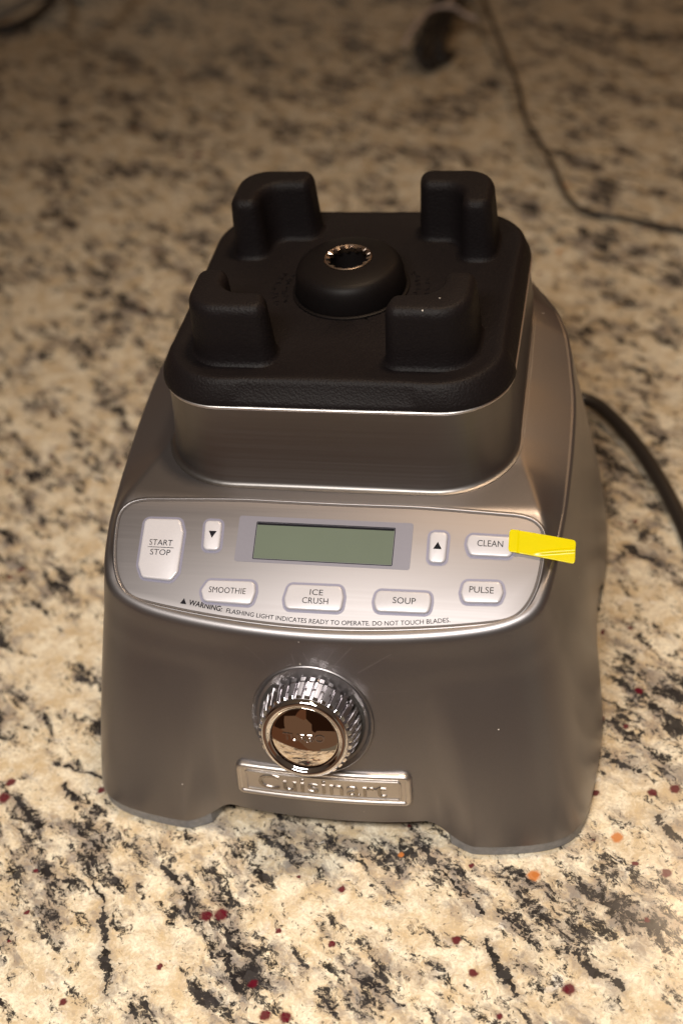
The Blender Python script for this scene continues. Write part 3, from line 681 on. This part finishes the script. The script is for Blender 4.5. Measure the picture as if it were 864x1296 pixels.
# warning line, set along the arc of the panel's lower edge
def arc_t(u): return (-40.65+(u/mm-3)**2*0.00160)*mm
def arced(box, s, bold, shear=0.0):
    V, F = text_verts(s, bold=bold, shear=shear)
    u = box[0]+(box[1]-box[0])*V[:, 0]; h = box[2]*V[:, 1]
    slope = 2*(u/mm-3)*0.00160
    U = np.c_[(u-h/mm*slope)*mm if False else u-h*slope, arc_t(u)+h, np.full(len(u), W0+0.00006)]
    P2(pydata('lettering', on_panel(U), F, M_INK, ctrl, smooth=False, recalc=False))
arced((-49.3*mm, -35.9*mm, 2.1*mm), 'WARNING:', 0.022)
arced((-34.2*mm, 50.4*mm, 1.75*mm), 'FLASHING LIGHT INDICATES READY TO OPERATE. DO NOT TOUCH BLADES.', 0.006)
u0 = -51.3*mm; t0 = arc_t(u0)
V = on_panel(np.array([(u0-1.25*mm, t0, W0+0.00006), (u0+1.25*mm, t0-0.25*mm, W0+0.00006), (u0+0.1*mm, t0+2.1*mm, W0+0.00006)])); P2(pydata('warning_mark', V, [(0, 1, 2)], M_INK, ctrl, smooth=False, recalc=False))

# ---------------------------------------------------------------- dial
KZ = 0.0608; KX = -0.0022
KYw = wall_at(0, KZ)
nrm = Vector((0, -0.95, 0.30)).normalized(); ux = Vector((1, 0, 0)); vx = nrm.cross(ux)*-1
vx = ux.cross(nrm)*-1 if ux.cross(nrm).z < 0 else ux.cross(nrm)
def on_face(U):
    U = np.asarray(U, float); c = np.array([KX, KYw, KZ])
    return c+U[:, :1]*np.array(ux)+U[:, 1:2]*np.array(vx)+U[:, 2:3]*np.array(nrm)
def disc(prof, n=96, mod=None):
    a = np.linspace(0, 2*np.pi, n, endpoint=False); out = []
    for i, (r, z) in enumerate(prof):
        rr = r*np.ones(n) if mod is None else r+mod(a, i)
        out.append(on_face(np.c_[rr*np.cos(a), rr*np.sin(a), np.full(n, z)]))
    return out
pydata('dial_recess', *loft(disc([(0.0242, -0.0015), (0.0238, 0.0006), (0.0233, 0.0010), (0.0228, 0.0007), (0.0218, -0.0001), (0.0160, 0.0001)])), M_BODY, base, 25)
o = pydata('dial_gap_shade', *loft(disc([(0.0206, 0.00025), (0.0170, 0.00030)])), M_DARK, base, 25)  # flat dark ring, painted contact shade between dial and recess
dial = empty('dial'); dial.parent = base; dial.location = base_inv
nk = 34
def knurl(a, i):
    amp = [0, 0.0012, 0.0012, 0.0010, 0][i]; w_ = np.cos(nk*a); return amp*np.clip((w_+0.55)*4, -0.5, 1)
kn = disc([(0.0176, 0.0012), (0.0184, 0.0016), (0.0178, 0.0060), (0.0168, 0.0118), (0.0164, 0.0126)], n=nk*16, mod=knurl)
o = pydata('grip', *loft(kn, cap0=True), M_CHROME, None, 28); o.parent = dial
o = pydata('bezel', *loft(disc([(0.0168, 0.0122), (0.0166, 0.0136), (0.0158, 0.0143), (0.0148, 0.0145), (0.0141, 0.0141), (0.0136, 0.0132), (0.0130, 0.0130)], n=128)), M_CHROME, None, 50); o.parent = dial
o = pydata('push_button', *loft(disc([(0.0131, 0.0120), (0.0130, 0.0126)]+[(0.0128*math.cos(k*math.pi/40), 0.0142+0.0015*(1-(math.cos(k*math.pi/40))**2)) if False else (r_, 0.0128+0.0018*(1-(r_/0.0129)**2)) for k, r_ in enumerate(np.linspace(0.0128, 0.0004, 26))], n=160), cap1=True), M_MIRROR, None, 50); o.parent = dial
def on_dome(U):
    U = np.array(U, float); U[:, 2] = U[:, 2]*0.001/0.001+0.0128+0.0018*(1-(U[:, 0]**2+U[:, 1]**2)/0.0129**2)+0.00002; return on_face(U)
tv = text('raised_lettering', 'TURBO', (-0.0080, 0.0080, -0.0006, 0.0026), M_CHROME, None, on_dome, wz=0.0, depth=0.00045, bevel=0.0, bold=0.01); tv.parent = dial

# ---------------------------------------------------------------- name badge, wrapped round the face
BZ0, BZ1 = 0.0225, 0.0395
def on_badge(U):
    U = np.asarray(U, float); x = U[:, 0]; t = U[:, 1]
    zc = 0.0300-1.2*x*x*0; z = zc+t*0.97
    y0 = interp(z, [0.010, 0.088], [wall_at(0, 0.012), wall_at(0, 0.080)])
    return np.c_[x, y0+x*x*1.25-U[:, 2]*0.97, z+U[:, 2]*0.24]
def badge_loop(hw, hh, r, n=40, sag=0.0):
    P = poly_round([(-hw, -hh), (hw, -hh), (hw, hh), (-hw, hh)], r, 6); out = []
    for i in range(len(P)):
        a_, b_ = P[i], P[(i+1) % len(P)]; d = np.linalg.norm(b_-a_); m_ = max(1, int(d/0.003))
        for k in range(m_): out.append(a_+(b_-a_)*k/m_)
    return np.array(out)
BP = badge_loop(0.0352, 0.0080, 0.0032)
rs = [(0, -0.003), (0, 0.0010), (0.0003, 0.0019), (0.0009, 0.0026), (0.0016, 0.0028), (0.0021, 0.0026), (0.0026, 0.0022)]
R3 = [on_badge(np.c_[offset_poly(BP, d), np.full(len(BP), z)]) for d, z in rs]
bad = pydata('badge', *loft(R3, cap1=False), M_BADGE, base, 50)
q = offset_poly(BP, 0.0019)
# face of the badge as a grid that follows the curve
xs = np.linspace(-0.0332, 0.0332, 40)
V = []; F = []
for i, x_ in enumerate(xs):
    for tt in (-0.0060, 0.0060): V.append((x_, tt, 0.00215))
for i in range(len(xs)-1): F.append((2*i, 2*i+2, 2*i+3, 2*i+1))
P2(pydata('badge_face', on_badge(np.array(V)), F, M_BADGE, bad, 60, recalc=False))
IP = badge_loop(0.0312, 0.0049, 0.0015)
rs = [(0, 0.0021), (0.0003, 0.0027), (0.0007, 0.0027), (0.0010, 0.00216)]
P2(pydata('badge_bead', *loft([on_badge(np.c_[offset_poly(IP, d), np.full(len(IP), z)]) for d, z in rs]), M_BADGE, bad, 60))
tv = text('raised_lettering', 'Cuisinart', (-0.0258, 0.0255, -0.0032, 0.0036), M_LETTER, bad, on_badge, wz=0.0022, depth=0.0004, bold=0.0); P2(tv)

# ---------------------------------------------------------------- mains cord of the blender
co = tube('power_cord', [(0.045, 0.083, 0.034), (0.055, 0.108, 0.024), (0.076, 0.138, 0.012), (0.0925, 0.1385, 0.0085), (0.1115, 0.1120, 0.0075), (0.1262, 0.0810, 0.0065), (0.1372, 0.0520, 0.0046), (0.150, 0.012, 0.0042), (0.185, -0.03, 0.0042), (0.26, -0.05, 0.0042)], 0.0038, M_CORD, base, res=14, n=120)
gr = tube('cord_grommet', [(0.043, 0.078, 0.036), (0.049, 0.092, 0.031), (0.055, 0.106, 0.025)], 0.006, M_CORD, base, res=14, n=12)

# ---------------------------------------------------------------- scratches and dust (on the body)
# ---------------------------------------------------------------- yellow tab
def tab():
    nu, nv = 60, 30; V = []
    for i in range(nu+1):
        s = i/nu
        for j in range(nv+1):
            q = j/nv
            xl, xr = 69.6, 94.0
            u = xl+(xr-xl)*s
            c = -5.2-3.6*s**1.3; h = 4.35+0.15*s
            t = c+(q-0.5)*2*h
            # rounded corners
            er = 1.1
            dx = min(u-xl, xr-u); 
            if dx < er: t = c+(q-0.5)*2*(h-(er-math.sqrt(max(0, er*er-(er-dx)**2))))
            lift = 1.25*math.exp(-((u-69)/2.0)**2)*0+ (1.18 if u < 73 else 0.9)
            w_ = lift+2.6*max(0, s-0.42)**1.5+0.35*math.sin(q*3.1)*max(0, s-0.4)+0.55*min(1, max(0, s-0.35)*5)*max(0, 1-abs(q-0.12-0.75*(s-0.38))*9)
            V.append((u, t, w_))
    V = on_panel(np.array(V)*mm); F = []
    for i in range(nu):
        for j in range(nv):
            a_ = i*(nv+1)+j; F.append((a_, a_+nv+1, a_+nv+2, a_+1))
    me = bpy.data.meshes.new('yellow_tab'); ctr = V.mean(0); me.from_pydata([tuple(v-ctr) for v in V], [], F)
    o = _old_link('yellow_tab', me, M_TAPE, None, 60); o.location = ctr
    md = o.modifiers.new('thickness', 'SOLIDIFY'); md.thickness = 0.00012; md.offset = 1
    tag(o, 'bright yellow plastic peel tab stuck over the right edge of the CLEAN button', 'sticker')
tab()

# ---------------------------------------------------------------- cords at the back of the counter
o = tube('thin_cord', [(-0.06, 0.86, 0.004), (-0.040, 0.78, 0.006), (-0.0265, 0.700, 0.010), (0.0050, 0.575, 0.011), (0.0190, 0.520, 0.012), (0.0290, 0.465, 0.012), (0.0480, 0.415, 0.010), (0.0620, 0.372, 0.006), (0.0705, 0.358, 0.004), (0.0790, 0.3505, 0.0022), (0.105, 0.344, 0.002), (0.1385, 0.3290, 0.002), (0.20, 0.30, 0.002)], 0.0016, M_CORD, None, n=140)
tag(o, 'thin black cord curving over the counter behind the blender', 'cord')
# bundled cable with a pale twist tie
bn = empty('cable_bundle', (-0.055, 0.66, 0))
tag(bn, 'folded black cable bundle held by a pale twist tie', 'cable')
def bt_(name, pts, r, mat, n=60):
    return tube(name, [(x+0.055, y-0.66, z) for x, y, z in pts], r, mat, bn, n=n)
for k in range(7):
    a_ = k-3; q_ = (k*37 % 5)/5
    bt_('cable_loop', [(-0.040+a_*0.0046, 0.76, 0.016+0.006*q_), (-0.046+a_*0.0040, 0.69, 0.020+0.006*q_), (-0.050+a_*0.0036, 0.645, 0.024+0.006*(k % 2)), (-0.052+a_*0.0034, 0.618, 0.022+0.006*q_), (-0.055+a_*0.0036, 0.592-0.010*q_, 0.016+0.006*(k % 2)), (-0.057+a_*0.0034, 0.570-0.010*q_+0.006*abs(a_), 0.010), (-0.054+a_*0.0034+0.002, 0.572+0.004*abs(a_), 0.0045), (-0.050+a_*0.004, 0.60, 0.004)], 0.0022, M_CORD)
bt_('twist_tie', [(-0.070, 0.552, 0.032), (-0.064, 0.578, 0.036), (-0.057, 0.600, 0.038), (-0.047, 0.608, 0.038), (-0.036, 0.606, 0.037), (-0.028, 0.598, 0.035), (-0.019, 0.594, 0.033)], 0.0016, M_TIE, 80)
bt_('twist_tie', [(-0.044, 0.606, 0.038), (-0.041, 0.618, 0.040), (-0.040, 0.640, 0.040)], 0.0016, M_TIE, 40)
# loops at the top left
lb = tube('looped_cord', [(-0.62, 0.66, 0.004), (-0.53, 0.66, 0.006), (-0.455, 0.655, 0.008), (-0.425, 0.668, 0.010), (-0.412, 0.700, 0.014), (-0.420, 0.76, 0.016), (-0.45, 0.82, 0.01), (-0.50, 0.84, 0.004)], 0.0042, M_CORD, None)
tag(lb, 'thick black cord looping back on itself in the top left corner of the counter', 'cord')
lg = tube('grey_cord', [(-0.60, 0.60, 0.004), (-0.52, 0.630, 0.010), (-0.450, 0.650, 0.020), (-0.415, 0.685, 0.026), (-0.385, 0.740, 0.022), (-0.35, 0.82, 0.006)], 0.0045, M_GREYCORD, None)
tag(lg, 'pale grey cord lying across the looped black cord in the top left corner', 'cord')
